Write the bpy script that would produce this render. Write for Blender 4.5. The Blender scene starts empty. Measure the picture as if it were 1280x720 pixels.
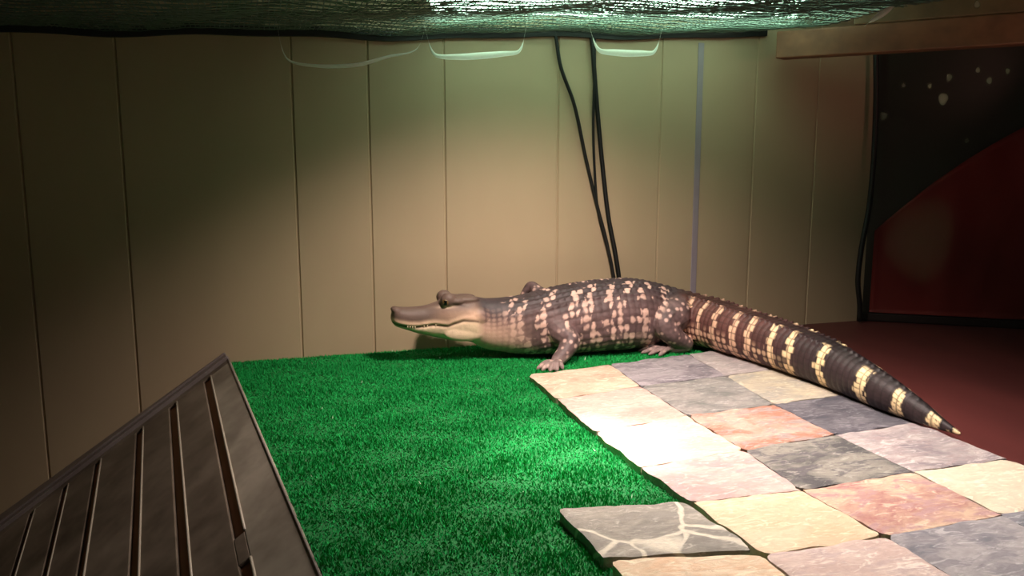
import bpy, bmesh, math, random
import numpy as np
from mathutils import Vector, noise

random.seed(7); rng = np.random.default_rng(7)
S = 0.1525            # one slate tile (six inches) in metres; coordinates below are in tiles
ZO = 0.07             # turf level below the tile tops
def W(u, v, z): return (u*S, v*S, (z+ZO)*S)
def WA(a):
    a = np.asarray(a, float); return (a + np.array([0, 0, ZO]))*S
sc = bpy.context.scene; COL = sc.collection

# ------------------------------------------------------------------ helpers
def lin(c): return tuple(((x/255)/12.92 if x/255 <= .04045 else ((x/255+.055)/1.055)**2.4) for x in c)
def link(name, me, mat=None, parent=None):
    o = bpy.data.objects.new(name, me); COL.objects.link(o)
    if mat is not None:
        me.materials.clear(); me.materials.append(mat)
    if parent is not None: o.parent = parent
    return o
def tag(o, label=None, cat=None, group=None, kind=None):
    if label: o['label'] = label
    if cat: o['category'] = cat
    if group: o['group'] = group
    if kind: o['kind'] = kind
    return o
def mesh(name, V, F, mat=None, parent=None, smooth=False):
    me = bpy.data.meshes.new(name)
    me.from_pydata([tuple(map(float, v)) for v in V], [], [tuple(map(int, f)) for f in F]); me.update()
    if smooth: me.polygons.foreach_set('use_smooth', [True]*len(me.polygons))
    return link(name, me, mat, parent)
class MB:
    def __init__(s): s.V = []; s.F = []
    def add(s, V, F):
        n = len(s.V); s.V += [tuple(v) for v in V]; s.F += [tuple(i+n for i in f) for f in F]
    def hexa(s, p):   # 8 points: bottom 4 ccw, top 4 ccw
        s.add(p, [(3,2,1,0),(4,5,6,7),(0,1,5,4),(1,2,6,5),(2,3,7,6),(3,0,4,7)])
    def box(s, a, b):
        x0,y0,z0 = a; x1,y1,z1 = b
        s.hexa([(x0,y0,z0),(x1,y0,z0),(x1,y1,z0),(x0,y1,z0),(x0,y0,z1),(x1,y0,z1),(x1,y1,z1),(x0,y1,z1)])
    def tube(s, P, R, n=10, caps=True):
        V, F = tube_geo(P, R, n, caps); s.add(V, F)
    def build(s, name, mat, parent=None, smooth=False, bevel=0, seg=2):
        o = mesh(name, s.V, s.F, mat, parent, smooth)
        if bevel:
            m = o.modifiers.new('b', 'BEVEL'); m.width = bevel; m.segments = seg; m.limit_method = 'ANGLE'; m.angle_limit = math.radians(35)
        return o
def smooth_path(P, n):
    P = np.asarray(P, float)
    t = np.r_[0, np.cumsum(np.linalg.norm(np.diff(P[:, :3], axis=0), axis=1))]
    return cr(t, P, np.linspace(0, t[-1], n))
def cr(t, P, q):
    """cubic Hermite through P(t) with limited slopes"""
    t = np.asarray(t, float); P = np.asarray(P, float)
    if P.ndim == 1: P = P[:, None]; sq = True
    else: sq = False
    h = np.diff(t)[:, None]; d = np.diff(P, axis=0)/h
    m = np.zeros_like(P); m[0] = d[0]; m[-1] = d[-1]
    a, b = d[:-1], d[1:]
    hm = np.where(a*b > 0, 2*a*b/np.where(np.abs(a+b) < 1e-12, 1, a+b), 0)
    m[1:-1] = .5*hm + .5*(a+b)/2*np.where(np.abs(a+b) < 1e-12, 0, 1)
    q = np.asarray(q, float); i = np.clip(np.searchsorted(t, q, side='right')-1, 0, len(t)-2)
    x = ((q-t[i])/(t[i+1]-t[i]))[:, None]; hh = h[i]
    r = (2*x**3-3*x**2+1)*P[i]+(x**3-2*x**2+x)*hh*m[i]+(-2*x**3+3*x**2)*P[i+1]+(x**3-x**2)*hh*m[i+1]
    return r[:, 0] if sq else r
def tube_geo(P, R, n=10, caps=True):
    P = np.asarray(P, float); R = np.broadcast_to(np.asarray(R, float), (len(P),))
    T = np.gradient(P, axis=0); T /= np.linalg.norm(T, axis=1)[:, None]+1e-12
    up = np.array([0, 0, 1.]) if abs(T[0][2]) < .9 else np.array([1., 0, 0])
    V = []; F = []
    a = np.cross(T[0], up); a /= np.linalg.norm(a)
    for i in range(len(P)):
        a = a - T[i]*(a@T[i]); a /= np.linalg.norm(a)+1e-12; b = np.cross(T[i], a)
        for k in range(n):
            th = 2*math.pi*k/n; V.append(P[i]+R[i]*(math.cos(th)*a+math.sin(th)*b))
    for i in range(len(P)-1):
        for k in range(n):
            k2 = (k+1) % n; F.append((i*n+k, i*n+k2, (i+1)*n+k2, (i+1)*n+k))
    if caps:
        V.append(P[0]); V.append(P[-1]); c0, c1 = len(V)-2, len(V)-1
        for k in range(n):
            F.append((c0, (k+1) % n, k)); F.append((c1, (len(P)-1)*n+k, (len(P)-1)*n+(k+1) % n))
    return V, F

# ------------------------------------------------------------------ materials
def newmat(name):
    m = bpy.data.materials.new(name); m.use_nodes = True
    nt = m.node_tree; b = nt.nodes['Principled BSDF']
    return m, nt, b
def ramp(nt, fac, stops):
    r = nt.nodes.new('ShaderNodeValToRGB'); e = r.color_ramp.elements
    while len(e) < len(stops): e.new(.5)
    for x, (p, c) in zip(e, stops): x.position = p; x.color = (*c, 1)
    nt.links.new(fac, r.inputs['Fac']); return r.outputs['Color']
def noisetex(nt, scale, detail=4, rough=.55, stretch=None, dist=0, off=(0,0,0)):
    tc = nt.nodes.new('ShaderNodeTexCoord'); mp = nt.nodes.new('ShaderNodeMapping')
    nt.links.new(tc.outputs['Object'], mp.inputs['Vector'])
    mp.inputs['Location'].default_value = off
    if stretch: mp.inputs['Scale'].default_value = stretch
    n = nt.nodes.new('ShaderNodeTexNoise'); n.inputs['Scale'].default_value = scale; n.inputs['Detail'].default_value = detail
    n.inputs['Roughness'].default_value = rough; n.inputs['Distortion'].default_value = dist
    nt.links.new(mp.outputs['Vector'], n.inputs['Vector']); return n.outputs['Fac']
def bump(nt, b, h, strength=.3, dist=.002):
    n = nt.nodes.new('ShaderNodeBump'); n.inputs['Strength'].default_value = strength; n.inputs['Distance'].default_value = dist
    nt.links.new(h, n.inputs['Height']); nt.links.new(n.outputs['Normal'], b.inputs['Normal'])
def mix(nt, f, a, c):
    m = nt.nodes.new('ShaderNodeMix'); m.data_type = 'RGBA'
    nt.links.new(f, m.inputs['Factor'])
    for s, k in ((a, 'A'), (c, 'B')):
        i = [x for x in m.inputs if x.name == k and x.type == 'RGBA'][0]
        if isinstance(s, tuple): i.default_value = (*s, 1)
        else: nt.links.new(s, i)
    return [x for x in m.outputs if x.type == 'RGBA'][0]
def mat_mottle(name, c0, c1, scale=8, rough=.6, bstr=.15, stretch=None, spec=.5, metal=0, bs=None):
    m, nt, b = newmat(name)
    f = noisetex(nt, scale, 5, .6, stretch)
    nt.links.new(ramp(nt, f, [(.3, lin(c0)), (.7, lin(c1))]), b.inputs['Base Color'])
    b.inputs['Roughness'].default_value = rough; b.inputs['Specular IOR Level'].default_value = spec; b.inputs['Metallic'].default_value = metal
    if bstr: bump(nt, b, noisetex(nt, bs or scale*6, 4, .6, stretch), bstr)
    return m
def mat_attr(name, rough=.5, bstr=.0, bscale=400, spec=.5):
    m, nt, b = newmat(name)
    a = nt.nodes.new('ShaderNodeAttribute'); a.attribute_name = 'Col'
    nt.links.new(a.outputs['Color'], b.inputs['Base Color'])
    b.inputs['Roughness'].default_value = rough; b.inputs['Specular IOR Level'].default_value = spec
    if bstr: bump(nt, b, noisetex(nt, bscale, 3, .6), bstr, .001)
    return m
def mat_plain(name, c, rough=.5, metal=0, spec=.5): return mat_mottle(name, tuple(x*.92 for x in c), c, 20, rough, .05, None, spec, metal)

M_wall = mat_mottle('wall_panel_paint', (168,148,120), (184,163,134), 2.2, .55, .06, (1,1,.35), .4)
M_trimblue = mat_plain('caulk_blue_grey', (158,146,156), .5)
M_black = mat_plain('black_rubber', (16,16,16), .5)
M_blackwall = mat_mottle('dark_side_wall', (34,34,26), (50,47,38), 3, .35, .05)
M_red = mat_mottle('painted_red_glow', (92,26,22), (130,32,28), 2, .6, .2, None, .3)  # red glow on the side wall, put into the colour
M_deck = mat_mottle('deck_board', (76,37,36), (98,48,46), 6, .45, .1, (1,.2,1), .3)
M_beam = mat_mottle('beam_wood', (112,72,52), (138,92,66), 5, .55, .1, (.6,6,6), .4)
M_plank = mat_mottle('plank_wood', (92,70,46), (118,88,60), 5, .6, .1, (.6,6,6), .4)
M_ramp = mat_mottle('ramp_board', (72,60,50), (146,132,118), 9, .42, .08, None, .4)
M_rampback = mat_mottle('ramp_backing', (168,112,78), (190,132,92), 9, .6, .1)
M_rail = mat_mottle('ramp_rail', (112,100,98), (136,126,124), 9, .45, .08)
M_edge = mat_plain('pale_edge', (190,178,162), .4)
M_wire = mat_plain('mesh_wire', (92,110,98), .4, .3)
M_frame = mat_plain('lid_frame', (14,14,14), .6)
M_pit = mat_mottle('pit_floor', (36,26,20), (56,42,32), 5, .3, .05)
M_hood = mat_plain('white_enamel', (225,228,222), .4)
M_strand = mat_plain('white_streak_wire', (250,246,240), .35)
_nt = M_strand.node_tree; _t = _nt.nodes.new('ShaderNodeBsdfTranslucent'); _t.inputs['Color'].default_value = (.95,.95,.92,1); _m = _nt.nodes.new('ShaderNodeMixShader'); _m.inputs['Fac'].default_value = .6
_nt.links.new(_nt.nodes['Principled BSDF'].outputs[0], _m.inputs[1]); _nt.links.new(_t.outputs[0], _m.inputs[2]); _nt.links.new(_m.outputs[0], _nt.nodes['Material Output'].inputs[0])

# ------------------------------------------------------------------ camera
cd = bpy.data.cameras.new('camera'); cam = bpy.data.objects.new('camera', cd); COL.objects.link(cam)
cam.location = W(-3.04798, -9.25671, 2.60298)
cam.rotation_euler = (math.pi/2-0.1634244, 0, -0.2965618)
cd.sensor_width = 36; cd.lens = 1100.0/1280*36; cd.clip_start = .005; cd.clip_end = 50
sc.camera = cam

# ------------------------------------------------------------------ setting
WV = 1.845; PIT = -1.86
def groove_wall():
    us = [-5.39, -4.345, -2.415, -1.505, -.55, .98, 2.464, 3.93, 4.95]
    xs = [(-6.8, 0)]
    for g in us: xs += [(g-.018, 0), (g-.006, .018), (g+.006, .018), (g+.018, 0)]
    xs += [(5.95, 0)]
    V = []; F = []
    for (x, d) in xs:
        V += [W(x, WV+d, PIT), W(x, WV+d, 5.0), W(x, WV+.16, PIT), W(x, WV+.16, 5.0)]
    for i in range(len(xs)-1):
        a, b = 4*i, 4*(i+1)
        F += [(a, b, b+1, a+1), (a+2, a+3, b+3, b+2), (a+1, b+1, b+3, a+3), (a, a+2, b+2, b)]
    n = 4*(len(xs)-1); F += [(0, 1, 3, 2), (n, n+2, n+3, n+1)]
    return mesh('wall_back', V, F, M_wall)
tag(groove_wall(), kind='structure')
m = MB(); m.box(W(3.0, WV-.012, -.07), W(3.09, WV, 3.95)); tag(m.build('trim_1', M_trimblue, bevel=.001), kind='structure')
dd = np.array([.8336, -.5524, 0]); nn = np.array([.5524, .8336, 0])
def dg(a, off, z): return WA(np.array([5.95, 1.845, 0])+dd*a+nn*off+np.array([0, 0, z]))
m = MB(); m.hexa([dg(0,0,PIT), dg(9,0,PIT), dg(9,.15,PIT), dg(0,.15,PIT), dg(0,0,5), dg(9,0,5), dg(9,.15,5), dg(0,.15,5)])
tag(m.build('wall_right', M_blackwall), kind='structure')
m = MB(); m.hexa([dg(0,-.05,-.07), dg(9,-.05,-.07), dg(9,0,-.07), dg(0,0,-.07), dg(0,-.05,.04), dg(9,-.05,.04), dg(9,0,.04), dg(0,0,.04)])
tag(m.build('baseboard_right', mat_plain('baseboard_paint', (34,20,18), .5), bevel=.001), kind='structure')
m = MB(); m.box(W(-6.95, -8.6, PIT), W(-6.8, WV+.16, 5)); tag(m.build('wall_left', M_wall), kind='structure')
# platform (floor) with its slanting left edge above the pit
edge = lambda v: -3.29+(1.845-v)*.1072
ft = [(edge(WV)+.03, WV), (edge(-8.6)+.03, -8.6), (13.4, -8.6), (13.4, -3.1), (5.95, WV)]
V = [W(a, b, -.085) for a, b in ft]+[W(a, b, -.3) for a, b in ft]
F = [(0,1,2,3,4), (9,8,7,6,5)]+[(i, i+5, (i+1) % 5+5, (i+1) % 5) for i in range(5)]
tag(mesh('floor', V, F, M_deck), kind='structure')
m = MB(); m.box(W(-6.8, -8.6, PIT-.1), W(-1, WV, PIT)); tag(m.build('floor_pit', M_pit), kind='structure')
# front glass
mg = bpy.data.materials.new('front_glass'); mg.use_nodes = True; nt = mg.node_tree; nt.nodes.clear()
o_ = nt.nodes.new('ShaderNodeOutputMaterial'); mx = nt.nodes.new('ShaderNodeMixShader'); tr = nt.nodes.new('ShaderNodeBsdfTransparent'); gl = nt.nodes.new('ShaderNodeBsdfGlossy')
gl.inputs['Roughness'].default_value = .02; mx.inputs['Fac'].default_value = .03; tr.inputs['Color'].default_value = (.99, 1, .99, 1)
nt.links.new(tr.outputs[0], mx.inputs[1]); nt.links.new(gl.outputs[0], mx.inputs[2]); nt.links.new(mx.outputs[0], o_.inputs[0])
m = MB(); m.box(W(-6.8, -8.635, PIT), W(13.4, -8.6, 5)); glass = tag(m.build('window_1', mg), kind='structure')
ms = bpy.data.materials.new('water_and_haze'); ms.use_nodes = True; nt = ms.node_tree; nt.nodes.clear()
o_ = nt.nodes.new('ShaderNodeOutputMaterial'); mx = nt.nodes.new('ShaderNodeMixShader'); tr = nt.nodes.new('ShaderNodeBsdfTransparent')
tl = nt.nodes.new('ShaderNodeBsdfTranslucent'); tl.inputs['Color'].default_value = (.9, .85, .72, 1)
at = nt.nodes.new('ShaderNodeAttribute'); at.attribute_name = 'Dens'
nt.links.new(at.outputs['Fac'], mx.inputs['Fac']); nt.links.new(tr.outputs[0], mx.inputs[1]); nt.links.new(tl.outputs[0], mx.inputs[2]); nt.links.new(mx.outputs[0], o_.inputs[0])
spots = [(-2.441,2.642,.0057,.9),(-2.436,2.661,.0041,.5),(-2.405,2.668,.0034,.5),(-2.391,2.659,.0042,.5),(-2.371,2.668,.0034,.5),(-2.457,2.653,.0032,.4),(-2.485,2.653,.0031,.4),(-2.504,2.626,.0039,.3),(-2.411,2.605,.0025,.3),(-2.585,2.704,.0037,.6),(-2.453,2.515,.0389,.14),(-2.412,2.725,.0042,.5),]  # small water spots; the big faint disc paints in reflected haze
V = []; F = []; D = []
for (u, z, r, d) in spots:
    b = len(V); n = 24; V.append(W(u, -8.597, z)); D.append(d)
    for q, k in ((.55, .85), (.85, .5), (1.1, 0)):
        for i in range(n):
            a = 2*math.pi*i/n; rr = r*q*(1+.08*math.sin(3*a+u*90)); V.append(W(u+rr*math.cos(a), -8.597, z+rr*math.sin(a))); D.append(d*k)
    for i in range(n):
        j = (i+1) % n; F.append((b, b+1+i, b+1+j))
        for q in range(2): F.append((b+1+q*n+i, b+1+(q+1)*n+i, b+1+(q+1)*n+j, b+1+q*n+j))
ws = mesh('water_haze_spots', V, F, ms, glass)
ws.data.attributes.new('Dens', 'FLOAT', 'POINT').data.foreach_set('value', np.array(D, dtype=np.float32)*.85)
tag(ws, kind='stuff')

# ------------------------------------------------------------------ turf
def in_poly(P, poly):
    x, y = P[:, 0], P[:, 1]; c = np.zeros(len(P), bool); n = len(poly)
    for i in range(n):
        x1, y1 = poly[i]; x2, y2 = poly[(i+1) % n]
        k = ((y1 > y) != (y2 > y)) & (x < (x2-x1)*(y-y1)/((y2-y1) if y2 != y1 else 1e-9)+x1); c ^= k
    return c
tp = [(edge(WV)-.012, WV-.01), (edge(-7.6)-.012, -7.6), (2.9, -7.6), (2.9, -.2), (3.35, .1), (3.35, WV-.01)]
M_tb = mat_mottle('turf_backing', (10,100,44), (14,118,54), 40, .8, .3)
V = [W(a, b, -.07) for a, b in tp]+[W(a, b, -.085) for a, b in tp]
turf = tag(mesh('turf_mat', V, [tuple(range(6)), tuple(range(11, 5, -1))]+[(i, i+6, (i+1) % 6+6, (i+1) % 6) for i in range(6)], M_tb),
           'green artificial turf mat covering the platform between ramp and slate tiles', 'turf mat')
n = 300000
P = np.c_[rng.uniform(-3.4, 3.4, n), rng.uniform(-7.6, WV, n)]
P = P[in_poly(P, tp)]
P = P[~((P[:, 0] > .03) & (P[:, 0] < 2.85) & (P[:, 1] < -.05) & (P[:, 1] > -4.5))]
P = P[~((P[:, 0] > -.9) & (P[:, 0] < 2.85) & (P[:, 1] < -3.75) & (P[:, 1] > -5.3))]
n = len(P); a = rng.uniform(0, 6.283, n); h = rng.uniform(.026, .042, n)*(.8+.35*np.sin(P[:, 0]*5+1.3*np.sin(P[:, 1]*4))*np.sin(P[:, 1]*7))
w = rng.uniform(.006, .009, n); lean = rng.normal(0, .012, (n, 2))
B = np.c_[P, np.full(n, -.072)]; dx = np.c_[np.cos(a)*w, np.sin(a)*w, np.zeros(n)]
V3 = np.stack([B-dx, B+dx, B+np.c_[lean, h]], 1).reshape(-1, 3)
me = bpy.data.meshes.new('pile'); me.vertices.add(3*n); me.vertices.foreach_set('co', WA(V3).ravel())
me.loops.add(3*n); me.loops.foreach_set('vertex_index', np.arange(3*n, dtype=np.int32)); me.polygons.add(n)
me.polygons.foreach_set('loop_start', np.arange(0, 3*n, 3, dtype=np.int32)); me.update(calc_edges=True)
c = np.array(lin((30,160,78)))[None]*rng.uniform(.85, 1.15, (n, 1)); c = np.c_[c, np.ones(n)]
pale = rng.random(n) < .0012; c[pale, :3] = lin((190,225,190))  # a few blades coloured pale to paint in scattered glints
me.attributes.new('Col', 'FLOAT_COLOR', 'POINT').data.foreach_set('color', np.repeat(c, 3, 0).astype(np.float32).ravel())
tag(link('pile', me, mat_attr('turf_pile', .8, spec=.15), turf), kind='stuff')

# ------------------------------------------------------------------ slate tiles
L = {(0,0):(-.029,-.001),(0,1):(-.042,-1.025),(0,2):(-.07,-2.1),(0,3):(-.055,-3.03),(0,4):(.01,-3.79),(0,5):(.042,-4.671),
     (1,0):(1.059,.166),(1,1):(.998,-.806),(1,2):(.974,-1.9),(1,3):(.976,-2.914),(1,4):(.915,-3.818),(1,5):(.976,-4.665),
     (2,0):(2.2,.36),(2,1):(2.106,-.691),(2,2):(1.995,-1.825),(2,3):(1.989,-2.806),(2,4):(2.006,-3.757),(2,5):(2.001,-4.627),
     (3,0):(2.93,.49),(3,1):(2.95,-.58),(3,2):(2.95,-1.72),(3,3):(2.95,-2.72),(3,4):(2.958,-3.744),(3,5):(3.03,-4.55),
     (0,6):(.02,-5.6),(1,6):(.98,-5.6),(2,6):(2.0,-5.58),(3,6):(3.05,-5.5)}
EX = {(-1,4): [(-1.001,-3.637),(-.06,-3.80),(.005,-4.62),(-.963,-4.44)], (-1,5): [(-.955,-4.47),(.0,-4.69),(-.02,-5.6),(-.95,-5.45)]}
tiles = {
 (0,0):((196,164,142),(226,196,172),(210,182,158),'pinkish beige slate tile at the far left corner of the paved patch',1),
 (1,0):((118,108,118),(168,156,162),(140,130,138),'mauve grey slate tile under the hind foot of the alligator',1),
 (2,0):((160,148,150),(188,172,170),(172,160,160),'light mauve slate tile beside the base of the tail, in the far row',1),
 (0,1):((206,158,148),(226,182,170),(216,170,158),'plain rose pink slate tile, second along the edge by the turf',1),
 (1,1):((122,120,118),(160,152,148),(138,134,132),'greenish grey slate tile behind the orange tile',1),
 (2,1):((168,160,150),(200,184,158),(184,170,152),'yellowish beige slate tile against the middle of the tail',1),
 (0,2):((226,196,168),(240,216,190),(232,206,178),'pale cream slate tile glowing brightest under the lamp',1),
 (1,2):((184,124,102),(214,172,154),(172,152,148),'salmon orange slate tile with a grey right side',1),
 (2,2):((84,82,92),(124,118,126),(98,94,104),'dark blue grey slate tile against the tail',1),
 (0,3):((204,162,156),(226,186,178),(196,166,166),'dusty pink slate tile next to the inner corner of the turf',1),
 (1,3):((94,92,94),(156,150,140),(112,106,110),'dark grey slate tile with pale wisps in the middle of the patch',1),
 (2,3):((150,138,144),(198,184,182),(176,156,158),'mauve and pink mottled slate tile by the tip of the tail',1),
 (0,4):((226,194,156),(238,212,178),(230,200,166),'golden cream slate tile right of the jutting grey tile with veins',1),
 (1,4):((186,128,122),(222,186,158),(196,152,152),'pink slate tile with rosy mottling left of the cream white tile',1),
 (2,4):((228,206,178),(240,220,194),(234,214,186),'plain cream white slate tile at the right edge of the photo',1),
 (0,5):((214,184,174),(232,208,196),(206,180,176),'pale pinkish white slate tile at the bottom edge',1),
 (1,5):((128,126,136),(178,170,172),(150,144,150),'blue grey slate tile with pale flecks at the bottom right',1),
 (2,5):((126,128,138),(170,166,170),(146,142,150),'bluish slate tile in the bottom right corner of the photo',1),
 (-1,4):((146,140,132),(172,164,152),(156,150,142),'grey slate tile with cream veins jutting out onto the turf',1.3),
 (-1,5):((232,200,166),(242,216,186),(236,196,160),'cream slate tile with an orange tint in front of the veined jutting tile',1.3)}
def tile_mat(i, cs, vein):
    m, nt, b = newmat('slate_%d' % i)
    c0, c1, c2 = [tuple(.76*x+.12*(.3*l_[0]+.55*l_[1]+.15*l_[2])*k for x, k in zip(l_, (1.06, .98, .94))) for l_ in [lin(c) for c in cs[:3]]]
    f1 = noisetex(nt, 11, 5, .6, (1, 1.6, 1), .6, (i*3.1, i*1.7, 0)); f2 = noisetex(nt, 26, 5, .65, (1, 2.2, 1), .8, (i*1.3, i*4.1, 0))
    base = ramp(nt, f1, [(.41, c0), (.57, c1)])
    r2 = ramp(nt, f2, [(.5, (0,0,0)), (.6, (1,1,1))])
    col = mix(nt, r2, base, c2)
    if vein:
        tc = nt.nodes.new('ShaderNodeTexCoord'); wv = nt.nodes.new('ShaderNodeTexVoronoi'); wv.feature = 'DISTANCE_TO_EDGE'
        wv.inputs['Scale'].default_value = vein[0]
        mp = nt.nodes.new('ShaderNodeMapping'); mp.inputs['Location'].default_value = vein[2]
        nz = nt.nodes.new('ShaderNodeTexNoise'); nz.inputs['Scale'].default_value = 14
        ad = nt.nodes.new('ShaderNodeVectorMath'); ad.operation = 'MULTIPLY_ADD'; ad.inputs[1].default_value = (.05, .05, 0)
        nt.links.new(tc.outputs['Object'], mp.inputs['Vector']); nt.links.new(mp.outputs[0], nz.inputs['Vector'])
        nt.links.new(nz.outputs['Color'], ad.inputs[0]); nt.links.new(mp.outputs[0], ad.inputs[2]); nt.links.new(ad.outputs[0], wv.inputs['Vector'])
        vm = ramp(nt, wv.outputs['Distance'], [(.0, (1,1,1)), (vein[1], (.85,.85,.85)), (vein[1]*1.8, (0,0,0))])
        col = mix(nt, vm, col, lin((222,212,194) if i == 12 else (182,174,164)))
    nt.links.new(col, b.inputs['Base Color']); f3 = noisetex(nt, 120, 6, .7, (1, 1.3, 1), 0, (i*2.3, 0, 0)); f4 = noisetex(nt, 42, 6, .7, (1, 2.6, 1), 1.2, (i*5.3, i, 0))
    col = mix(nt, ramp(nt, f3, [(.35, (0,0,0)), (.75, (.34,.34,.34))]), col, tuple(x*.45 for x in c2))
    col = mix(nt, ramp(nt, f4, [(.54, (0,0,0)), (.64, (.7,.7,.7))]), col, tuple(min(.85, x*1.25+.05) for x in c1))
    nt.links.new(col, b.inputs['Base Color']); b.inputs['Roughness'].default_value = .8; b.inputs['Specular IOR Level'].default_value = .2
    bump(nt, b, f4, .6, .003)
    return m
VEIN = {(-1,4): (10, .017, (.035, .06, 0))}
def tile(c, r, idx):
    q = EX[(c, r)] if (c, r) in EX else [L[(c, r)], L[(c+1, r)], L[(c+1, r+1)], L[(c, r+1)]]
    q = np.array(q, float); ctr = q.mean(0); th = .07*tiles[(c, r)][4]; N = 26
    q = ctr+(q-ctr)*.995
    V = []; F = []; ti = {}
    def bil(s, t):
        p = (1-s)*(1-t)*q[0]+s*(1-t)*q[1]+s*t*q[2]+(1-s)*t*q[3]
        # ragged split-stone outline
        e = min(s, 1-s, t, 1-t)
        w = max(0, 1-e*9)
        d = np.array([noise.noise(Vector((p[0]*4, p[1]*4, idx*7))), noise.noise(Vector((p[0]*4, p[1]*4, idx*7+50)))])*.022*w
        cr_ = min(s, 1-s)+min(t, 1-t)
        if cr_ < .06: p = p+(ctr-p)*.045*(1-cr_/.06)*(.5+noise.cell(Vector((p[0]*5, p[1]*5, idx)))*.9)
        return p+d
    for top in (1, 0):
        for i in range(N+1):
            for j in range(N+1):
                s, t = i/N, j/N
                if top:    # tighten rows near the rim for a rounded arris
                    s = .5-.5*math.copysign(abs(1-2*s)**.85, 1-2*s); t = .5-.5*math.copysign(abs(1-2*t)**.85, 1-2*t)
                    p = bil(s, t); e = min(s, 1-s, t, 1-t)
                    z = -.07+th+.010*noise.fractal(Vector((p[0]*5+idx*9, p[1]*5, 0)), .8, 2, 5)-.006*max(0, 1-e/.010)**2
                else:
                    p = bil(s, t); z = -.0695
                ti[(top, i, j)] = len(V); V.append(W(p[0]-ctr[0], p[1]-ctr[1], z))
    for i in range(N):
        for j in range(N):
            F.append((ti[1,i,j], ti[1,i,j+1], ti[1,i+1,j+1], ti[1,i+1,j])); F.append((ti[0,i,j], ti[0,i+1,j], ti[0,i+1,j+1], ti[0,i,j+1]))
    for i in range(N):
        F += [(ti[1,i,0], ti[1,i+1,0], ti[0,i+1,0], ti[0,i,0]), (ti[1,i+1,N], ti[1,i,N], ti[0,i,N], ti[0,i+1,N]),
              (ti[1,0,i+1], ti[1,0,i], ti[0,0,i], ti[0,0,i+1]), (ti[1,N,i], ti[1,N,i+1], ti[0,N,i+1], ti[0,N,i])]
    o = mesh('slate_tile', V, F, tile_mat(idx, tiles[(c, r)], VEIN.get((c, r))), None, True)
    o.location = (ctr[0]*S, ctr[1]*S, 0); o.data.set_sharp_from_angle(angle=math.radians(38))
    tag(o, tiles[(c, r)][3], 'stone tile', 'slate tiles laid on the turf')
for i, k in enumerate(sorted(tiles, key=lambda k: (k[1], k[0]))): tile(*k, i)

# ------------------------------------------------------------------ ramp down to the left
A0 = np.array([-3.30745, 1.84, .01772]); e1 = np.array([.10666, -.99418, -.01494]); e1 /= np.linalg.norm(e1)
nrm = np.array([-.56296, -.07275, .82327]); nrm /= np.linalg.norm(nrm)
ee = np.cross(nrm, e1); ee *= -1 if ee[2] > 0 else 1; ee /= np.linalg.norm(ee)
def RP(al, dn, h): return WA(A0+e1*al+ee*dn+nrm*h-np.array([.0, .03, 0]))
def far(dn): return -.08*dn+.0
SL = [(.275, .375), (.755, .865), (1.22, 1.32), (1.79, 1.875), (2.225, 2.30), (2.66, 2.73)]
dr = .027; ALN = 6.6; TH = .035
rampo = bpy.data.objects.new('ramp', None); COL.objects.link(rampo); rampo.location = WA(A0)
tag(rampo, 'dark brown slotted ramp board sloping down left from the turf edge', 'ramp')
def rparent(o):
    o.parent = rampo; o.matrix_parent_inverse.identity(); o.location = -Vector(WA(A0)); return o
def rbox(mb, a0, a1, d0, d1, h0, h1, skew=True, farskew=False):
    sk = lambda al: dr*al if skew else 0
    fs = lambda al, d: (al+far(d)) if farskew else al
    c = [(a0, d0), (a0, d1), (a1, d1), (a1, d0)]
    pts = []
    for h in (h0, h1):
        for k, (al, d) in enumerate(c):
            al2 = al+far(d) if (farskew and k < 2) else al
            dd_ = d+sk(al2) if 0 < d < 3.15 else d
            pts.append(RP(al2, dd_, h))
    mb.hexa(pts)
m = MB(); st = .24
bounds = [0]+[x for s in SL for x in s]+[3.15]
for k in range(2, len(bounds), 2): rbox(m, st, ALN-.3, bounds[k], bounds[k+1], -TH, 0)
rbox(m, .05, st, 0, 3.15, -TH, 0, True, True)
rbox(m, ALN-.3, ALN, 0, 3.15, -TH, 0)
rbox(m, 4.52, 4.93, SL[0][0], SL[0][1], -TH, 0); rbox(m, 4.6, 5.0, SL[1][0], SL[1][1], -TH, 0)
for k in range(2, 6): rbox(m, 4.7, 5.05, SL[k][0], SL[k][1], -TH, 0)
m0 = MB(); rbox(m0, st, ALN-.3, 0, SL[0][0], -TH, 0)  # strip beside the turf edge, paler and greyer than the slats
tag(rparent(m0.build('border_board', mat_mottle('ramp_border', (112,102,90), (196,184,168), 8, .5, .1), bevel=.0012)), 'paler, greyer mottled border board')
rparent(m.build('slotted_panel', M_ramp, bevel=.0012))
m = MB(); rbox(m, .06, ALN-.02, .01, 3.14, -TH-.03, -TH-.001, False, True); rparent(m.build('backing_board', M_rampback))
m = MB(); rbox(m, -.015, .10, 0, 3.15, -TH, .045, False, True); rbox(m, -.02, .0, 0, 3.15, -TH, .07, False, True)
tag(rparent(m.build('far_rail', M_rail, bevel=.002)), 'purplish grey raised rail')
for k, (d0, d1) in enumerate(SL[:6]):
    segs = [(st, 4.5), (4.95, ALN-.35)] if k == 0 else [(st, 4.6), (5.05, ALN-.35)]
    m = MB()
    for a0, a1 in segs:
        q = [RP(al, d0+dr*al-.004, .0) for al in np.linspace(a0, a1, 14)]
        m.tube(q, .012*S if k < 4 else .009*S, 8)  # pale bead along one side of each slot
    tag(rparent(m.build('slot_edge', M_edge, smooth=True)), 'raised pale slot edge')
m = MB(); q = [RP(al, .012, .0) for al in np.linspace(.02, ALN, 20)]; m.tube(q, .008*S, 8)
rparent(m.build('top_edge', M_rail, smooth=True))

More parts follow.
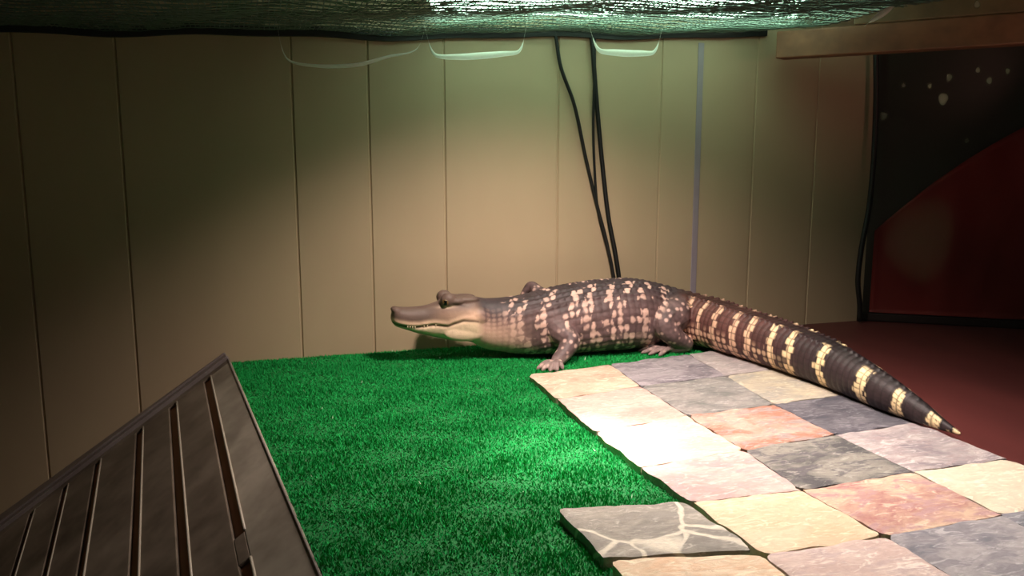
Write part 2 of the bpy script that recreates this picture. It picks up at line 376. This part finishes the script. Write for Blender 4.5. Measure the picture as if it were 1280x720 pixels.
# ------------------------------------------------------------------ cables, cord, corner
def cable(name, pts, r, label, cat='cable'):
    q = smooth_path(pts, 60); V, F = tube_geo(WA(q), r*S, 10)
    return tag(mesh(name, V, F, M_black, None, True), label, cat)
cable('power_cable', [(.90,1.78,4.05),(.918,1.78,3.942),(.976,1.78,3.612),(1.18,1.79,3.107),(1.36,1.8,2.4),(1.51,1.8,1.844),(1.68,1.79,1.25),(1.78,1.76,.74),(1.8,1.74,.2),(1.82,1.73,-.04)], .024,
      'left of two thin black cables hanging down the back wall, bowed out to the left', 'cable')
cable('power_cable', [(1.40,1.79,4.06),(1.417,1.78,3.928),(1.47,1.79,3.42),(1.53,1.8,2.902),(1.62,1.8,2.164),(1.70,1.79,1.6),(1.80,1.76,1.1),(1.86,1.74,.7),(1.89,1.72,.2),(1.9,1.71,-.04)], .030,
      'right of two black cables hanging down the back wall, the straighter one', 'cable')
cable('power_cable', [(1.46,1.8,4.06),(1.465,1.79,3.6),(1.46,1.8,2.9),(1.49,1.81,2.3),(1.55,1.81,1.7),(1.70,1.8,1.15),(1.83,1.79,.6),(1.84,1.78,-.04)], .018,
      'thinnest black cable on the back wall, tucked between the two thicker ones', 'cable')
cable('corner_cord', [(5.77,1.7,4.0),(5.82,1.68,3.2),(5.83,1.66,2.4),(5.80,1.65,1.7),(5.68,1.62,1.0),(5.66,1.62,.6),(5.76,1.66,.15),(5.78,1.68,-.05)], .04,
      'wavy black cord hanging in the right back corner of the enclosure', 'cord')

# red sheet added in place of a red glow on the dark diagonal wall
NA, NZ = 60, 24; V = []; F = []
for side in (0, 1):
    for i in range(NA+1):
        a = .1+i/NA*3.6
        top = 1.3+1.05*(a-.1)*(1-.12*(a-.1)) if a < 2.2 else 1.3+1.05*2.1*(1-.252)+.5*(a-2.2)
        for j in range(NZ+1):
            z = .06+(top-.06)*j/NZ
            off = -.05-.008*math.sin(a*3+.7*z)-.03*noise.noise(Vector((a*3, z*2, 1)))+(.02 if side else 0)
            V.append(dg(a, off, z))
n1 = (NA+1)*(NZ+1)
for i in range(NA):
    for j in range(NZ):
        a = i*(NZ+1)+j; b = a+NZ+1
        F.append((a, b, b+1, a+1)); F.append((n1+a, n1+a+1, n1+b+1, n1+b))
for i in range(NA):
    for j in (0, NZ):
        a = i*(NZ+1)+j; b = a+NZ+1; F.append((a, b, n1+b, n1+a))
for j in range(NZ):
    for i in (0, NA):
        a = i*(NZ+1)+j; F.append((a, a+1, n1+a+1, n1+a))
tag(mesh('red_glow_sheet', V, F, M_red, None, True), 'dark red sheet added for the red glow on the lower part of the black side wall', 'sheet')

# ------------------------------------------------------------------ beams
bv = np.array([1.707, -2.421, 0]); bv /= np.linalg.norm(bv); bp = np.array([-bv[1], bv[0], 0])
def BP(a, o, z): return WA(np.array([3.86, 1.3, 0])+bv*a+bp*o+np.array([0, 0, z]))
m = MB(); m.hexa([BP(0,0,3.717), BP(6,0,3.717), BP(6,.3,3.717), BP(0,.3,3.717), BP(0,0,4.07), BP(6,0,4.07), BP(6,.3,4.07), BP(0,.3,4.07)])
tag(m.build('wooden_beam', M_beam, bevel=.003), 'orange brown wooden beam running diagonally under the lid at top right', 'beam')
m = MB(); m.hexa([BP(1.0,.0,4.072), BP(6,.0,4.072), BP(6,.3,4.072), BP(1.0,.3,4.072), BP(1.0,.0,4.5), BP(6,.0,4.5), BP(6,.3,4.5), BP(1.0,.3,4.5)])
tag(m.build('wooden_plank', M_plank, bevel=.003), 'darker brown plank lying on top of the diagonal wooden beam', 'plank')

# ------------------------------------------------------------------ wire mesh lid
lid = bpy.data.objects.new('mesh_lid', None); COL.objects.link(lid)
tag(lid, 'dark wire mesh lid stretched across the top of the enclosure', 'mesh lid')
def lz(u, v):
    return 3.955+.027*(u+1)+.02*np.sin(u*1.9+.6)+.012*np.sin(u*4.1+v*2)+.018*np.sin(v*3.1+u*.7)
UR = lambda v: 3.90+np.clip((1.3-v)*.705, 0, .28)        # right rim follows the diagonal beam
def wires():
    Vs = []; Fs = []; nv = 0
    def wire(P, r):
        nonlocal nv
        k = len(P); T = P[-1]-P[0]; T /= np.linalg.norm(T); s = np.cross(T, [0, 0, 1.])
        ring = np.stack([P+s*r, P-s*r*.6+np.array([0, 0, r*.9]), P-s*r*.6-np.array([0, 0, r*.9])], 1).reshape(-1, 3)
        Vs.append(ring)
        i = np.arange(k-1)*3
        for a, b in ((0, 1), (1, 2), (2, 0)): Fs.append(np.c_[i+a, i+b, i+b+3, i+a+3]+nv)
        nv += 3*k
    for v in np.arange(-4.6, 1.80, .05):
        u = np.linspace(-6.75, UR(v), 84); vv = v+.012*np.sin(u*3+v*9)
        wire(np.c_[u, vv, lz(u, v)+.006*np.sin(u*31+v*60)+.012*np.sin(u*2.3+v*33)], .0058)
    for u in np.arange(-6.72, 4.17, .055):
        v1 = 1.80 if u < 3.9 else 1.3-(u-3.9)/.705
        if v1 < -4.5: continue
        v = np.linspace(-4.6, v1, 50); uu = u+.012*np.sin(v*4+u*5)
        wire(np.c_[uu, v, lz(u, v)+.006*np.sin(v*29+u*55)], .0058)
    V = np.concatenate(Vs); F = np.concatenate(Fs); return V, F
V, F = wires()
me = bpy.data.meshes.new('wire_mesh'); me.from_pydata(WA(V), [], F.tolist()); me.update()
wm = link('wire_mesh', me, M_wire, lid)
m = MB(); uu = np.linspace(-6.75, 4.02, 70)
for i in range(len(uu)-1):
    a, b = uu[i], uu[i+1]; za, zb = float(lz(a, 1.8)), float(lz(b, 1.8)); s = .05
    m.hexa([W(a,1.76,za-s-.02),W(b,1.76,zb-s-.02),W(b,1.84,zb-s-.02),W(a,1.84,za-s-.02),W(a,1.76,za+s),W(b,1.76,zb+s),W(b,1.84,zb+s),W(a,1.84,za+s)])
m.build('back_frame', M_frame, lid)
# strands added for bright reflected streaks below the lid; the last is frayed wire
def strand(pts, r, label):
    q = smooth_path(pts, 50); t = np.linspace(0, 1, 50); R = r*S*(.025+1.2*np.clip(np.sin(np.pi*np.clip((t-.12)/.76,0,1)),0,1)**.8)
    V, F = tube_geo(WA(q), R, 8); return tag(mesh('streak_wire_strand', V, F, M_strand, None, True), label, 'strand', 'added streak strands and frayed wire under the mesh lid')
lzf = lambda u, v: float(lz(u, v))+.02
strand([(-2.62,.9,lzf(-2.62,.9)),(-2.5,.9,3.5),(-2.2,.9,3.44),(-1.8,.9,3.455),(-1.4,.9,3.56),(-1.08,.9,3.65),(-.95,.9,lzf(-.95,.9))], .018, 'leftmost wispy pale strand added for a reflected streak below the mesh lid')
strand([(-1.0,.9,lzf(-1.0,.9)),(-.85,.9,3.59),(-.6,.9,3.58),(-.33,.9,3.6),(-.05,.9,3.63),(.135,.9,3.66),(.25,.9,lzf(.25,.9))], .032, 'middle white strand with a short barb, added for a reflected streak below the mesh lid')
strand([(1.0,.9,lzf(1.0,.9)),(1.17,.9,3.70),(1.35,.9,3.685),(1.55,.9,3.68),(1.7,.9,3.685),(1.87,.9,3.70),(2.0,.9,lzf(2.0,.9))], .034, 'short bright white strand added for a reflected streak beside the black cables at the wall top')
strand([(3.75,-.6,3.90),(3.83,-.6,3.955),(4.0,-.6,4.06),(4.21,-.6,4.19)], .03, 'frayed white wire end poking out beside the diagonal beam')

# ------------------------------------------------------------------ lamps
t = bpy.data.objects.new('tube_lamp', None); COL.objects.link(t); t.location = W(1.9, .75, 4.3)
tag(t, 'glowing greenish white tube lamp lying above the mesh lid', 'lamp')
me_, nt, b = newmat('lamp_glow'); b.inputs['Emission Color'].default_value = (.62, 1, .74, 1); b.inputs['Emission Strength'].default_value = 8.5; b.inputs['Base Color'].default_value = (.9,.9,.9,1)
a0 = np.array([-.9, .75, 4.22]); a1 = np.array([3.75, .75, 4.36])
P = np.linspace(a0, a1, 12)
o = MB(); o.tube(WA(P), .20*S, 18); o = o.build('tube', me_, t, True); o.location = -t.location
m = MB(); V = []
for i, q in enumerate((a0, a1)):
    for (dv, dz) in ((-.42, -.02), (-.24, .27), (.24, .27), (.42, -.02), (.40, -.02), (.23, .25), (-.23, .25), (-.40, -.02)):
        V.append(WA(q+np.array([0, dv, dz+.0])))
m.add(V, [(i, (i+1) % 8, (i+1) % 8+8, i+8) for i in range(8)]); o = m.build('reflector', M_hood, t); o.location = -t.location

def spot(name, loc, target, power, color, size, blend, rad):
    l = bpy.data.lights.new(name, 'SPOT'); l.energy = power; l.color = color; l.spot_size = math.radians(size); l.spot_blend = blend; l.shadow_soft_size = rad
    o = bpy.data.objects.new(name, l); COL.objects.link(o); o.location = W(*loc)
    o.rotation_euler = (Vector(W(*target))-Vector(W(*loc))).to_track_quat('-Z', 'Y').to_euler(); return o
spot('heat_lamp_flood', (.1, -1.7, 4.3), (.3, -.7, 0), 55, (1, .80, .72), 120, .8, .03)
spot('near_tile_fill', (1.5, -3.8, 4.4), (1.3, -3.6, 0), 45, (1, .88, .82), 112, .8, .03)  # unseen flood added to brighten the near tiles
spot('red_beam_fill', (6.3, -2.9, 3.45), (5.95, -1.7, 3.85), 1.2, (1, .42, .34), 80, .8, .02)  # red spot added out of view to tint the beam end pink
spot('heat_lamp_hot', (.1, -2.5, 4.3), (-.36, -2.38, 0), 76, (1, .96, .90), 29, 1, .03)
w = bpy.data.worlds.new('room'); sc.world = w; w.use_nodes = True
w.node_tree.nodes['Background'].inputs['Color'].default_value = (.8, .75, .6, 1); w.node_tree.nodes['Background'].inputs['Strength'].default_value = .012
sc.view_settings.view_transform = 'Standard'; sc.view_settings.look = 'None'; sc.view_settings.exposure = 0; sc.view_settings.gamma = 1; sc.view_settings.use_curve_mapping = False
sc.cycles.use_denoising = True; sc.cycles.max_bounces = 8; sc.cycles.transparent_max_bounces = 16

#ALLIGATOR
# ------------------------------------------------------------------ alligator
HEADV = 1.15
#  u, v, zbottom, ztop, half width
ST = [(-1.392,1.15,.47,.57,.045),(-1.365,1.15,.43,.625,.10),(-1.30,1.15,.395,.645,.135),(-1.2,1.15,.358,.638,.140),(-1.1,1.15,.318,.638,.138),(-1.0,1.15,.290,.645,.142),
      (-.9,1.15,.262,.665,.160),(-.82,1.15,.24,.69,.180),(-.74,1.15,.218,.715,.20),(-.66,1.15,.20,.73,.215),(-.57,1.15,.185,.735,.232),(-.48,1.15,.178,.738,.245),(-.40,1.15,.155,.735,.245),
      (-.31,1.15,.10,.715,.225),(-.2,1.15,.05,.695,.23),(-.05,1.15,.02,.69,.26),(.1,1.15,-.01,.69,.30),(.25,1.15,-.025,.69,.36),(.4,1.15,-.03,.705,.42),(.57,1.15,-.035,.735,.46),
      (.8,1.15,-.04,.775,.49),(1.05,1.15,-.04,.805,.51),(1.4,1.15,-.04,.83,.53),(1.75,1.15,-.035,.83,.51),(2.0,1.15,-.02,.785,.45),(2.2,1.13,.0,.735,.385),(2.42,1.05,.0,.67,.33),
      (2.60,.86,.0,.62,.295),(2.70,.55,.0,.60,.28),(2.75,.15,.01,.575,.27),(2.82,-.25,.01,.56,.255),(2.88,-.7,.01,.54,.245),(2.915,-1.14,.01,.51,.225),(2.935,-1.52,.01,.475,.205),
      (2.925,-1.95,.01,.415,.178),(2.915,-2.32,.01,.345,.145),(2.93,-2.62,.01,.265,.108),(2.955,-2.9,.01,.17,.068),(2.985,-3.05,.01,.10,.043),(3.015,-3.18,.01,.045,.018)]
ST = np.array(ST); t_ = np.r_[0, np.cumsum(np.linalg.norm(np.diff(ST[:, :2], axis=0), axis=1))]
SMAX = t_[-1]; NS = 800; sg = np.linspace(0, SMAX, NS)
Q = cr(t_, ST, sg)
for _ in range(6):                      # ease the corners of the path
    Q[1:-1, :2] = .25*Q[:-2, :2]+.5*Q[1:-1, :2]+.25*Q[2:, :2]
tan = np.gradient(Q[:, :2], axis=0); tan /= np.linalg.norm(tan, axis=1)[:, None]
side = np.c_[tan[:, 1], -tan[:, 0]]     # points to the viewer's side (towards -v) on the trunk
zc = (Q[:, 2]+Q[:, 3])/2; hh = (Q[:, 3]-Q[:, 2])/2; hw = Q[:, 4]
def s_of_v(v): return np.interp(-v, -Q[400:, 1], sg[400:])
SB = sg[np.argmin(np.abs(Q[:, 0]-2.42)+(np.abs(Q[:, 1]-1.05)))]     # tail base
SCR = s_of_v(-1.6)
DS = .088
def h2(i, j, k=0):
    x = np.sin(i*127.1+j*311.7+k*74.7)*43758.5453; return x-np.floor(x)
def mouth_z(u): return np.interp(u, [-1.39,-1.33,-1.20,-1.09,-.90,-.74,-.66,-.55,-.42,-.30], [.47,.445,.415,.408,.428,.408,.44,.475,.465,.44])
NR, NT = 800, 144
th = np.linspace(-math.pi, math.pi, NT, endpoint=False)
V = []; 
snh, csh = np.sin(th), np.cos(th)
for i in range(NR):
    s = sg[i]; trunk = np.clip((s-1.0)/.6, 0, 1)*np.clip((SB+.2-s)/.5, 0, 1); head = np.clip((1.05-s)/.3, 0, 1)
    ex = .92-.12*trunk-.15*head; et = .95-.05*head; eb = .95-.28*trunk-.2*head
    x = hw[i]*np.sign(snh)*np.abs(snh)**ex
    z = np.where(csh > 0, hh[i]*np.abs(csh)**et, -hh[i]*np.abs(csh)**eb)
    if head > 0:      # roof of the head narrower than the jaws, mouth groove
        up = np.clip(z/hh[i], 0, 1); x = x*(1-.14*head*up**2*(1-np.clip((.45-s)/.3, 0, 1)))
        mz = mouth_z(Q[i, 0]); g = np.exp(-((zc[i]+z-mz)/.014)**2)*(Q[i, 0] < -.33)
        x = x-np.sign(x)*g*.02*head; x = x+np.sign(x)*.012*head*np.exp(-((zc[i]+z-mz-.03)/.02)**2)
    r = np.sqrt(x*x+z*z)+1e-6; R0 = (hw[i]+hh[i])/2; arc = th*R0
    d = np.zeros(NT)
    body = np.clip((s-1.35)/.5, 0, 1)*np.clip((SMAX-.15-s)/.3, 0, 1)
    fa = (s/DS) % 1.0
    tail = np.clip((s-SB)/.3, 0, 1)
    if body > 0:
        sz = min(1, R0/.3)
        dw = .092*max(.45, sz); fb = (arc/dw+.5) % 1.0
        dome = np.clip(1-(2*abs(fa-.5))**4, 0, 1)*np.clip(1-(2*np.abs(fb-.5))**4, 0, 1)
        d += body*dome*.012*sz*(1-.4*tail)
        dors = np.exp(-(np.maximum(0, np.abs(arc)-.36*sz)/.06)**2)*(1-tail)
        d += body*dors*.036*np.clip(1-np.abs(fb-.5)/.3, 0, 1)*(.25+.75*fa)
        d += body*tail*.012*(.3+.7*(1-abs(2*fa-1)))*sz
        cr2 = np.clip((SCR+.1-s)/.3, 0, 1); cr1 = np.clip((s-SCR+.1)/.3, 0, 1)*np.clip((SMAX-.1-s)/.4, 0, 1)
        saw = np.clip(fa*1.25, 0, 1)*(fa < .93)
        d += tail*cr2*.042*saw*np.exp(-((np.abs(arc)-.115)/.026)**2)+cr1*.055*saw*sz*np.exp(-(arc/.024)**2)
    k = 1+d/r
    x, z = x*k, z*k
    V.append(np.c_[Q[i, 0]+side[i, 0]*x, Q[i, 1]+side[i, 1]*x, zc[i]+z])
V = np.concatenate(V).tolist(); F = []
for i in range(NR-1):
    for k in range(NT):
        k2 = (k+1) % NT; F.append((i*NT+k, (i+1)*NT+k, (i+1)*NT+k2, i*NT+k2))
V.append([Q[0, 0]-.012, Q[0, 1], zc[0]]); V.append([Q[-1, 0], Q[-1, 1]-.02, zc[-1]]); a, b = len(V)-2, len(V)-1
for k in range(NT):
    F.append((a, k, (k+1) % NT)); F.append((b, (NR-1)*NT+(k+1) % NT, (NR-1)*NT+k))
gm = MB(); gm.V = V; gm.F = F
def ell(c, r, n=20):
    Vv = []; Ff = []
    for i in range(n+1):
        p = math.pi*i/n
        for k in range(2*n):
            q = math.pi*k/n; Vv.append((c[0]+r[0]*math.sin(p)*math.cos(q), c[1]+r[1]*math.sin(p)*math.sin(q), c[2]+r[2]*math.cos(p)))
    for i in range(n):
        for k in range(2*n):
            k2 = (k+1) % (2*n); Ff.append((i*2*n+k, (i+1)*2*n+k, (i+1)*2*n+k2, i*2*n+k2))
    gm.add(Vv, Ff)
for sd in (-1, 1):
    ell((-.715, HEADV+sd*.115, .720), (.098, .082, .090))
    ell((-.61, HEADV+sd*.10, .70), (.12, .09, .055))
    ell((-.49, HEADV+sd*.10, .708), (.17, .075, .045))
    ell((-.50, HEADV+sd*.17, .315), (.28, .06, .11))
    ell((-.34, HEADV+sd*.15, .50), (.16, .10, .12))
    ell((-1.345, HEADV+sd*.05, .615), (.05, .04, .036))
LEGS = []
def limb(pts, rs, n=14):
    q = smooth_path(np.c_[np.array(pts, float), rs], max(12, 7*len(pts)))
    P, R = q[:, :3], q[:, 3]
    tt = np.linspace(0, 1, len(P))
    gm.tube(P, R, n); 
    for e in (0, -1): ell(P[e], (R[e]*.98,)*3, 8)
    LEGS.append((P, R))
def hand(wrist, palm, tips, r0, zt, up=.045):
    w = np.array(wrist, float); p = np.array(palm, float)
    limb([w, (w+p)/2, p], [r0, r0*1.05, r0*.95])
    for (tu, tv) in tips:
        tip = np.array([tu, tv, zt]); b_ = w*.35+p*.65; mid = (b_+tip)/2+np.array([0, 0, up])
        limb([b_, mid, tip*.85+mid*.15, tip], [r0*.5, .034, .026, .010], 8)
# near front leg, near hind leg, far front leg, far hind leg
limb([(.55,.95,.36),(.62,.76,.30),(.71,.62,.20),(.63,.55,.10),(.51,.49,.01)], [.20,.175,.135,.105,.085])
hand((.51,.49,.01), (.46,.43,-.015), [(.20,.375),(.235,.29),(.31,.225),(.40,.215),(.50,.28)], .072, -.055)
limb([(2.33,1.0,.44),(2.18,.80,.40),(2.02,.67,.31),(2.12,.63,.18),(2.32,.65,.06)], [.26,.245,.175,.135,.095])
hand((2.33,.66,.03), (2.12,.70,.0), [(1.74,.86),(1.73,.74),(1.78,.63),(1.88,.54)], .085, -.045, .03)
limb([(.78,1.42,.5),(.62,1.58,.66),(.55,1.66,.74),(.46,1.68,.62),(.40,1.70,.45)], [.15,.095,.062,.05,.045])
hand((.40,1.70,.45), (.36,1.71,.36), [(.25,1.74),(.29,1.75),(.34,1.75),(.40,1.75),(.45,1.74)], .05, .22, .0)
limb([(2.3,1.25,.40),(2.15,1.50,.36),(2.02,1.62,.28),(2.15,1.64,.14),(2.28,1.64,.02)], [.24,.17,.12,.09,.07])
hand((2.28,1.64,.02), (2.15,1.65,.0), [(1.9,1.70),(1.9,1.64),(1.93,1.58),(2.0,1.53)], .07, -.045, .03)

raw = bpy.data.meshes.new('raw'); raw.from_pydata([tuple(map(float, v)) for v in gm.V], [], gm.F); raw.update()
tmp = bpy.data.objects.new('tmp', raw); COL.objects.link(tmp)
rm = tmp.modifiers.new('r', 'REMESH'); rm.mode = 'VOXEL'; rm.voxel_size = .0125; rm.use_smooth_shade = True
sm = tmp.modifiers.new('s', 'SMOOTH'); sm.factor = .5; sm.iterations = 2
dgph = bpy.context.evaluated_depsgraph_get()
body = bpy.data.meshes.new_from_object(tmp.evaluated_get(dgph), depsgraph=dgph)
bpy.data.objects.remove(tmp); bpy.data.meshes.remove(raw)
nv = len(body.vertices); X = np.empty(nv*3, np.float32); body.vertices.foreach_get('co', X); X = X.reshape(-1, 3).astype(float)

# ---- skin pattern: which scale each point belongs to, and that scale's pigment
C3 = np.c_[Q[:, :2], zc]; idx = np.empty(nv, int); SUB = C3[::2]
for a in range(0, nv, 4000):
    dd2 = ((X[a:a+4000, None, :]-SUB[None])**2*np.array([1, 1, .6])).sum(2); idx[a:a+4000] = dd2.argmin(1)*2
al = ((X[:, :2]-Q[idx, :2])*tan[idx]).sum(1); s = sg[idx]+al
bs_ = ((X[:, :2]-Q[idx, :2])*side[idx]).sum(1); zr = X[:, 2]-zc[idx]
theta = np.arctan2(bs_, zr); R0 = (hw+hh)[idx]/2; arc = theta*R0
rho = np.hypot(bs_/(hw[idx]*1.08), zr/(hh[idx]*1.08)); bodyd = (rho-1)*R0
legd = np.full(nv, 9.)
for P, R in LEGS:
    for a in range(0, nv, 20000):
        dl = np.sqrt(((X[a:a+20000, None, :]-P[None])**2).sum(2))-R[None]; legd[a:a+20000] = np.minimum(legd[a:a+20000], dl.min(1))
legw = np.clip((bodyd-legd-.03)/.05, 0, 1)*(s > 1.2)
def L3(c): return np.array(lin(c))
def sst(x, a, b): t = np.clip((x-a)/(b-a), 0, 1); return t*t*(3-2*t)
nz = np.array([noise.fractal(Vector(p*6), 1, 2, 3) for p in X]); nf = np.array([noise.noise(Vector(p*22)) for p in X])
nzs = np.array([noise.noise(Vector(p*2.6)) for p in X])
at_ = np.abs(theta)/math.pi        # 0 top .. 1 belly
tail = sst(s, SB-.1, SB+.15)
sz = np.clip(R0/.3, .45, 1); dw = .092*sz
fa = (s/DS) % 1; fb = (arc/dw+.5) % 1; ci = np.floor(s/DS); cj = np.floor(arc/dw+.5)
edge_ = np.maximum(sst(np.abs(fa-.5), .36, .47), sst(np.abs(fb-.5), .37, .47))
edge_line = edge_*1
col = np.tile(L3((66,54,57)), (nv, 1))
mid = sst(at_, .18, .42)
col = col*(1-mid[:, None])+L3((102,80,80))*mid[:, None]
col *= (1+.38*nz+.2*nf)[:, None]
# trunk bands
tb = np.array([.0,.20,.50,.84,1.07,1.32,1.53,1.80,2.08])+1.392
s_eff = s-.13*np.cos(at_*math.pi*2.3)-.02
jit = (h2(ci, cj, 3)-.5)*.08+.10*(nzs)
db = np.abs((s_eff+jit)[:, None]-tb[None]).min(1)
trunk = sst(s, 1.25, 1.45)*(1-tail)
sd_ = np.hypot(fa-.5, fb-.5)
spot = 1-sst(sd_+.30*nf+.22*(h2(ci, cj, 11)-.6), .30, .54)
on = ((db < np.where(at_ > .3, .075, .055)) & (h2(ci, cj, 1) < .80)) | (h2(ci, cj, 2) < .03)
low = (at_ > .58) & (h2(ci, cj, 5) < .5)
k = trunk*spot*np.where(on & ((at_ > .13) | (h2(ci, cj, 7) < .5)), 1., np.where(low, .4, 0))*(.75+.25*h2(ci, cj, 9))
cream = L3((218,180,166))
col = col*(1-.18*edge_*trunk*sst(s, 1.5, 2.0))[:, None]
col = col*(1-k[:, None])+cream*k[:, None]
# tail
tv = [.871,.588,.269,-.035,-.317,-.69,-1.015,-1.507,-2.147,-2.575,-2.929,-3.134]
tbands = np.array([s_of_v(v) for v in tv]); tw = np.array([.085,.09,.09,.09,.10,.10,.11,.125,.145,.14,.11,.07])
jt = (h2(ci*0+np.floor(s/.2), cj, 4)-.5)*.08
dist_ = np.abs((s+jt)[:, None]-tbands[None])/tw[None]; bi = dist_.argmin(1); dmin = dist_.min(1)
band = (1-sst(dmin, .42, .56))
fart = sst(s, s_of_v(.2), s_of_v(-1.5))
topgap = sst(at_, .07, .15)*(1-sst(at_, .72, .82)*fart*.6)
tcol = L3((96,62,58))*(1-fart[:, None])+L3((50,38,40))*fart[:, None]
tcol = tcol*(1+.3*nz+.15*nf)[:, None]*(1-.45*sst(.16-at_, 0, .1))[:, None]
lowp = sst(at_, .44, .58)*(1-sst(s, s_of_v(-.3), s_of_v(-1.2)))*(h2(ci, cj, 6) < .7)*.75*(1-sst(sd_, .3, .5))
tc_ = L3((232,186,158))*(1-fart[:, None])+L3((244,216,168))*fart[:, None]
tk = np.maximum(band*topgap*(.85+.15*h2(ci, cj, 8)), lowp); 
tcol = tcol*(1-tk[:, None])+tc_*tk[:, None]
tcol = tcol*(1-.72*edge_*np.where(tk > .3, 1, .55))[:, None]
col = col*(1-tail[:, None])+tcol*tail[:, None]
# throat, neck, head
u = X[:, 0]; z = X[:, 2]
neck = (1-sst(s, 1.15, 1.75))
thr = neck*sst(at_, .32, .62)
col = col*(1-thr[:, None])+L3((222,178,160))*thr[:, None]*(1+.1*nf)[:, None]
gran = neck*sst(s, 1.0, 1.15)*(1-sst(np.hypot((s/.07) % 1-.5, (arc/.06) % 1-.5), .25, .5))*sst(at_, .15, .5)
col = col*(1-.12*neck*sst(s, 1.0, 1.15))[:, None]; col = col*(1-.5*gran[:, None])+L3((226,186,168))*.5*gran[:, None]
head = (1-sst(s, .98, 1.12))
mz = mouth_z(u)
hc = np.tile(L3((104,84,76)), (nv, 1)); side_ = sst(.66-z, -.02, .13)*sst(u, -1.0, -.7)
hc = hc*(1-side_[:, None])+L3((160,130,112))*side_[:, None]
lip = sst(mz+.075-z, -.02, .04); hc = hc*(1-lip[:, None])+L3((206,172,146))*lip[:, None]
jaw = sst(mz-.012-z, -.008, .012); hc = hc*(1-jaw[:, None])+L3((238,208,178))*jaw[:, None]
cheek = np.exp(-(((u+.40)/.16)**2+((z-.53)/.07)**2)); hc = hc*(1-.7*cheek[:, None])+L3((224,182,158))*.7*cheek[:, None]
ml = np.exp(-((z-mz)/.011)**2)*(u < -.36)*(np.abs(X[:, 1]-HEADV) > .03); hc = hc*(1-.88*ml[:, None])+L3((44,24,18))*.88*ml[:, None]
ub = np.exp(-((z-np.interp(u, [-1.39,-1.2,-.9,-.6,-.4], [.40,.352,.262,.185,.17])-.012)/.022)**2)*(u < -.4); hc = hc*(1-.55*ub[:, None])+L3((120,92,74))*.55*ub[:, None]
yl = np.exp(-(((u+.74)/.10)**2+((z-.640-.03*(u+.7))/.016)**2)); hc = hc*(1-.7*yl[:, None])+L3((232,204,178))*.7*yl[:, None]
ys = np.exp(-(((u+.60)/.09)**2+((z-.665+.25*(u+.6))/.016)**2)); hc = hc*(1-.75*ys[:, None])+L3((50,34,30))*.75*ys[:, None]
hc *= (1+.14*nz+.06*nf)[:, None]
col = col*(1-head[:, None])+hc*head[:, None]
# limbs
lg = np.tile(L3((100,80,80)), (nv, 1))*(1+.45*nz+.5*nf)[:, None]
lc = [np.floor(X[:, i]*17+.3*i) for i in range(3)]; lf = [((X[:, i]*17+.3*i) % 1)-.5 for i in range(3)]
lsp = (1-sst(np.sqrt(sum(f*f for f in lf)), .3, .55))*(h2(lc[0]+lc[2]*3.3, lc[1], 2) < .30)
lg = lg*(1-.8*lsp[:, None])+L3((220,182,170))*.8*lsp[:, None]
foot = sst(.06-z, -.04, .06); lg = lg*(1-.5*foot[:, None])+L3((176,150,144))*.5*foot[:, None]
col = col*(1-legw[:, None])+lg*legw[:, None]
col = np.clip(col, .004, .95)
body.attributes.new('Col', 'FLOAT_COLOR', 'POINT').data.foreach_set('color', np.c_[col, np.ones(nv)].astype(np.float32).ravel())
body.vertices.foreach_set('co', WA(X).astype(np.float32).ravel()); body.update(); body.polygons.foreach_set('use_smooth', [True]*len(body.polygons))
M_skin = mat_attr('alligator_skin', .55, .5, 190, .35)
body.name = 'alligator'; gator = link('alligator', body, M_skin)
tag(gator, 'young alligator with pale banded tail lying on the turf along the back wall, facing left', 'alligator')
def uv_ball(c, r, n=16):
    Vv = []; Ff = []
    for i in range(n+1):
        p = math.pi*i/n
        for k in range(2*n):
            q = math.pi*k/n; Vv.append((c[0]+r*math.sin(p)*math.cos(q), c[1]+r*math.sin(p)*math.sin(q), c[2]+r*math.cos(p)))
    for i in range(n):
        for k in range(2*n):
            k2 = (k+1) % (2*n); Ff.append((i*2*n+k, (i+1)*2*n+k, (i+1)*2*n+k2, i*2*n+k2))
    return Vv, Ff
for sd in (-1, 1):
    Vv, Ff = uv_ball((-.755, HEADV+sd*.155, .702), .046)
    o = mesh('eye', WA(Vv), Ff, None, gator, True)
    o.data.materials.append(mat_plain('eye_iris', (112,86,50), .2)); o.data.materials.append(mat_plain('eye_pupil', (6,5,5), .1))
    pi_ = [1 if (abs(np.mean([Vv[i][0] for i in f])+.765) < .018 and abs(np.mean([Vv[i][2] for i in f])-.695) < .035) else 0 for f in Ff]
    o.data.polygons.foreach_set('material_index', pi_)
    tag(o, 'olive eye with a dark slit pupil')
# teeth along the upper lip
for sd in (-1, 1):
    m = MB()
    for uu in (-1.22, -1.19, -1.16, -1.13, -1.02, -.98, -.88):
        i = int(np.argmin(np.abs(Q[:400, 0]-uu))); y = HEADV+sd*(hw[i]*.955)
        q = [(uu, y, mouth_z(uu)+.012), (uu, y, mouth_z(uu)-.004), (uu, y+.001*sd, mouth_z(uu)-.018)]
        m.tube(WA(q), np.array([.008, .006, .001])*S, 6)
    tag(m.build('teeth', mat_plain('tooth', (226,204,170), .3), gator, True), 'small pale teeth')
